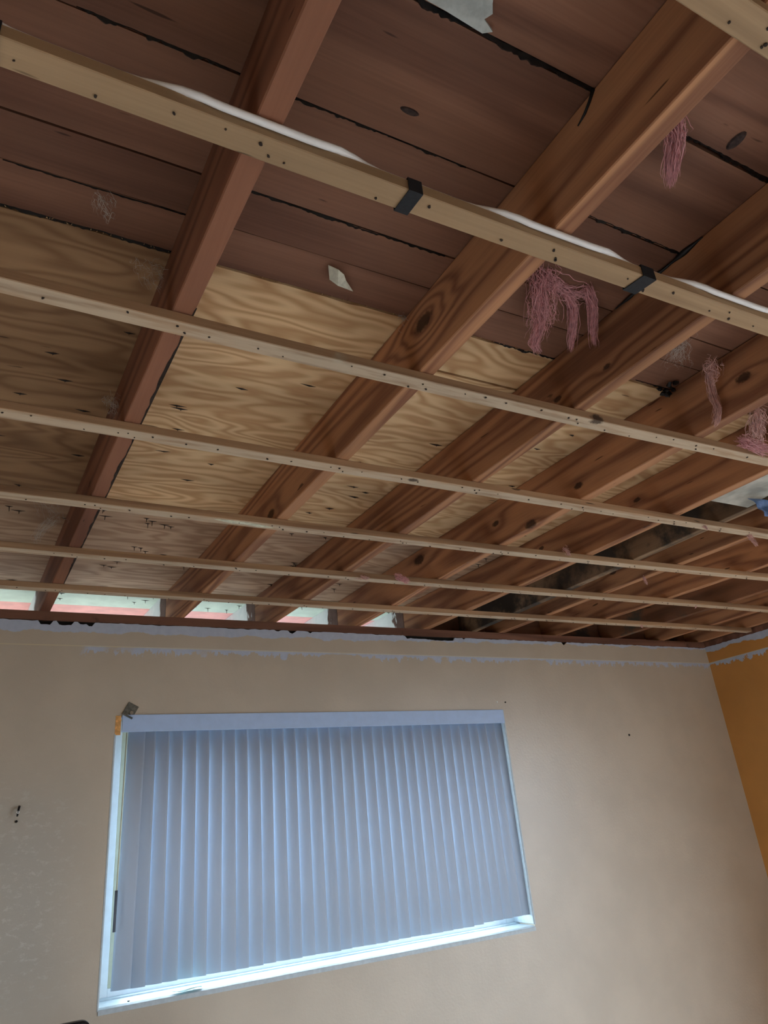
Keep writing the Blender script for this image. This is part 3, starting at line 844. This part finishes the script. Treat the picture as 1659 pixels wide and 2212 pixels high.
tuft('insulation_tuft', [([(0.862, -2.545, z-0.02), (0.895, -2.52, z-0.035), (0.92, -2.485, z-0.05), (0.948, -2.455, z-0.058)], 0.014, 130, 0.35)],
     M_PINK, 'pink insulation wisp beside the wide tawny rafter, above the taped strip', 'insulation', 2, G1)
tuft('insulation_tuft', [([(1.505, -2.09, 2.545), (1.525, -2.075, 2.53), (1.540, -2.06, 2.52)], 0.016, 60, 0.8),
                         ([(1.520, -2.07, 2.53), (1.548, -2.045, 2.49), (1.552, -2.045, 2.45), (1.552, -2.033, 2.420), (1.556, -2.02, 2.412)], 0.008, 90, 0.6)],
     M_PINKP, 'long thin pink strand hanging across the knotty rafter', 'insulation', 3, G1)
tuft('insulation_tuft', [([(1.66, -2.08, 2.44), (1.69, -2.05, 2.42), (1.72, -2.02, 2.405)], 0.018, 100, 0.7)],
     M_PINKP, 'grey-pink insulation wisp at the right edge beside a dark opening', 'insulation', 4, G1)
tuft('insulation_tuft', [([(1.74, -1.965, 2.43), (1.79, -1.972, 2.418), (1.84, -1.975, 2.408)], 0.014, 110, 0.8)],
     M_PINK, 'pink insulation snagged on a strip at the right edge', 'insulation', 5, G1)
sm = [((2.39, -1.495, 2.41), (2.41, -1.495, 2.385), (2.425, -1.495, 2.365), 0.007, 45, 'short pink curl hanging under a strip near the blue sheet'),
      ((2.13, -1.508, 2.408), (2.14, -1.51, 2.398), (2.145, -1.51, 2.392), 0.005, 30, 'tiny pale curl hanging under a strip left of the blue sheet'),
      ((1.83, -1.125, 2.435), (1.84, -1.128, 2.420), (1.845, -1.128, 2.408), 0.008, 40, 'pink fluff caught on the strip with the splintered patch'),
      ((1.16, -0.70, 2.415), (1.18, -0.715, 2.408), (1.20, -0.72, 2.402), 0.009, 40, 'pink fluff on the thin strip, left of its pair'),
      ((1.32, -0.722, 2.425), (1.345, -0.725, 2.412), (1.37, -0.725, 2.402), 0.011, 60, 'pink fluff on the thin strip, right of its pair'),
      ((2.432, -0.95, 2.428), (2.436, -0.95, 2.41), (2.442, -0.95, 2.395), 0.006, 35, 'pink wisp hanging off the brown rafter right of the mould-greyed one'),
      ((3.04, -0.340, 2.412), (3.045, -0.342, 2.402), (3.05, -0.342, 2.392), 0.006, 30, 'pale wisp on the strip nearest the window wall'),
      ((3.05, -0.71, 2.412), (3.04, -0.712, 2.400), (3.03, -0.712, 2.392), 0.004, 16, 'tiny pale fibre on the thin strip near the orange wall')]
for k, (a, b, c, rad, cnt, lb) in enumerate(sm):
    tuft('insulation_tuft', [([a, b, c], rad, cnt, 0.5)], M_PINKP if k != 4 else M_PINK, lb, 'insulation', 20+k, G1)
G2 = 'dusty cobwebs on the roof boards'
tuft('cobweb', [([(0.045, -0.78, z-0.03), (0.09, -0.70, z-0.05), (0.10, -0.66, z-0.055)], 0.022, 26, 0.8),
                ([(0.10, -0.66, z-0.055), (0.07, -0.60, z-0.06), (0.055, -0.53, z-0.06), (0.055, -0.46, z-0.055)], 0.014, 40, 0.6)],
     M_WEB, 'grey dusty cobweb hanging in the leftmost bay near the window wall', 'cobweb', 40, G2, 0.4)
tuft('cobweb', [([(0.150, -1.46, z-0.07), (0.162, -1.445, z-0.08), (0.170, -1.43, z-0.085)], 0.013, 40, 0.9)], M_WEB, 'small pale web tuft on the side of the leftmost rafter', 'cobweb', 41, G2, 0.35)
tuft('cobweb', [([(0.055, -2.00, z-0.004), (0.062, -1.985, z-0.012), (0.07, -1.965, z-0.014)], 0.012, 26, 0.8)], M_WEB, 'faint pale web on the upper left roof boards', 'cobweb', 42, G2, 0.35)
tuft('cobweb', [([(0.15, -1.86, z-0.004), (0.19, -1.84, z-0.02)], 0.025, 30, 0.9)], M_WEB, 'faint web in the corner of plywood and leftmost rafter', 'cobweb', 43, G2, 0.35)
tuft('cobweb', [([(1.40, -2.10, z-0.004), (1.43, -2.07, z-0.015), (1.45, -2.03, z-0.02)], 0.022, 60, 0.9)], M_WEB, 'pale dusty web in the bay left of the knotty rafter', 'cobweb', 44, G2, 0.35)
tuft('cobweb', [([(0.70, -1.912, z-0.004), (0.718, -1.90, z-0.012)], 0.010, 22, 0.9)], M_WEB, 'tiny pale web where the plywood meets the wide tawny rafter', 'cobweb', 45, G2, 0.35)

# torn paper scrap stuck to a board
sc = [(0.487, -1.995, 0.004), (0.505, -2.004, 0.018), (0.520, -1.998, 0.020), (0.534, -1.978, 0.014), (0.566, -1.946, 0.006), (0.545, -1.952, 0.010), (0.520, -1.966, 0.022), (0.498, -1.974, 0.020)]
g = Geo(); A = [(x, y, ZS-d) for x, y, d in sc]; B = [(x, y, ZS-d+0.0012) for x, y, d in sc]
ctr = Vector((0.512, -1.984, ZS-0.030))
g.v = [*A, *B, tuple(ctr), (ctr.x, ctr.y, ctr.z+0.0012)]
n = len(sc)
g.f = [(i, (i+1) % n, 2*n) for i in range(n)]+[(n+(i+1) % n, n+i, 2*n+1) for i in range(n)]+[(i, n+i, n+(i+1) % n, (i+1) % n) for i in range(n)]
o = g.build('paper_scrap', M_PAPER); tag(o, 'crumpled pale scrap of torn paper stuck to the roof boards', 'scrap')
# torn grey plaster patch at the top edge
pc = [(0.405, -2.516), (0.440, -2.516), (0.470, -2.513), (0.508, -2.511), (0.520, -2.520), (0.500, -2.528), (0.506, -2.540), (0.497, -2.552), (0.485, -2.575), (0.44, -2.60), (0.40, -2.57)]
g = Geo(); g.sweep([[(x, y, ZS-0.0062-0.002*math.sin(i*2.1)) for i, (x, y) in enumerate(pc)], [(x, y, ZS-0.0002) for x, y in pc]])
o = g.build('plaster_patch', M_GREYP); tag(o, 'ragged grey-white patch stuck beside the black tarred seam at the top', 'patch')
# tar drip down the side of the wide rafter and tar along another rafter
xk = rx_at(2, -2.50)
o = Geo().tube([(xk-0.001, -2.511, ZS-0.002), (xk-0.0016, -2.498, ZS-0.016), (xk-0.0016, -2.485, ZS-0.026), (xk-0.0014, -2.466, ZS-0.033)], [0.0035, 0.0028, 0.0026, 0.0012], 6).build('tar_drip', M_TAR, smooth=True)
tag(o, 'thin black tar drip running down the wide tawny rafter', 'tar')
pts = []; rad = []
for k in range(40):
    y = -2.36+0.24*k/39; pts.append((rx_at(3, y)-0.002, y, ZS-0.004)); rad.append(0.0015+0.008*max(0, 0.4+0.8*n1(y*30, 5))*min(1, k/4, (39-k)/4))
o = Geo().tube(pts, rad, 6).build('tar_drip', M_TAR, smooth=True)
tag(o, 'lumpy black tar line along the top of the rafter right of the pink clump', 'tar')
# black lumps standing in for the dark rot hole at the plywood corner
g = Geo(); rl = random.Random(5)
for q in range(9):
    c_ = Vector((1.545+rl.uniform(-.02, .022), -1.93+rl.uniform(-.02, .02), ZS-rl.uniform(0.0, 0.028)))
    c_.x = min(c_.x, rx_at(4, c_.y)-0.002)
    m_ = 5; g.tube([c_+Vector((rl.gauss(0, .0025), rl.gauss(0, .0025), -0.003*k)) for k in range(m_)], [0.003, 0.006, 0.007, 0.005, 0.001], 6)
o = g.build('hole_lump', M_TAR)
tag(o, 'black lumps in place of a dark hole in the plywood corner against the knotty rafter', 'tar')
# insect hole-like dark oval knot plug on the board, dark gouge
for (x, y, a, b, lb) in ((1.036, -2.543, 0.011, 0.020, 'dark oval knot standing out of the upper right roof board'), (0.474, -2.356, 0.018, 0.006, 'short dark gouge in the roof board above the taped strip')):
    g = Geo(); k = 14
    A = [(x+a*math.cos(2*math.pi*j/k), y+b*math.sin(2*math.pi*j/k), ZS+0.0005) for j in range(k)]
    B = [(x+a*0.8*math.cos(2*math.pi*j/k), y+b*0.8*math.sin(2*math.pi*j/k), ZS-0.0022) for j in range(k)]
    o = g.sweep([A, B]).build('board_knot', plain('dark_knot_wood', (0.045, 0.026, 0.022), 0.6, var=0.4, vscale=150), ceiling); o['label'] = lb

# whitewashed header panel between two rafters and blue sheet beside it
hx = lambda y: (rx_at(5, y)+RT+0.0015, rx_at(6, y)-0.0015)
g = Geo(); rings = []
for k in range(9):
    y = -1.87+0.235*k/8; a, b = hx(y); zq = ZR+0.010+0.006*n1(y*25, 3) if k < 7 else ZR+0.004
    rings.append([(a, y, zq), ((a+b)/2, y+0.003*n1(y*40, 1), zq-0.003*n1(y*31, 2)), (b, y, zq), (b, y, ZR+0.030), (a, y, ZR+0.030)])
o = g.sweep(rings).build('header_panel', M_HEADER)
tag(o, 'whitish ragged header panel wedged between rafters beside the blue sheet', 'board')
g = Geo(); nu, nv2 = 14, 10; vs = []
for i in range(nu):
    for j in range(nv2):
        u, v = i/(nu-1), j/(nv2-1)
        x = 2.125+0.150*u+0.020*v; top = ZR-0.0025
        zz = top-(0.010+0.062*(0.8+0.2*u))*v-0.004*abs(math.sin(u*11+v*2))*v
        y = -1.700-0.020*abs(math.sin(u*6.5+v*2.2))*v-0.012*abs(math.sin(v*5.0+u*3.0))
        vs.append((x, y, zz))
fs = [(i*nv2+j, (i+1)*nv2+j, (i+1)*nv2+j+1, i*nv2+j+1) for i in range(nu-1) for j in range(nv2-1)]
o = link('plastic_sheet', vs, fs, M_BLUE); s_ = o.modifiers.new('thick', 'SOLIDIFY'); s_.thickness = 0.0015
tag(o, 'crumpled blue plastic sheet hanging below the rafters at the right edge', 'plastic sheet')
# black patch standing in for a dark hole in the boards, right edge
pc = [(1.70, -2.19), (1.76, -2.20), (1.86, -2.21), (1.93, -2.16), (1.94, -2.08), (1.88, -2.07), (1.82, -2.09), (1.75, -2.12), (1.70, -2.15)]
Geo().sweep([[(x, y, ZS-0.003-0.002*math.sin(i*2.3)) for i, (x, y) in enumerate(pc)], [(x, y, ZS+0.001) for x, y in pc]]).build('dark_hole_patch', M_TAR, ceiling)
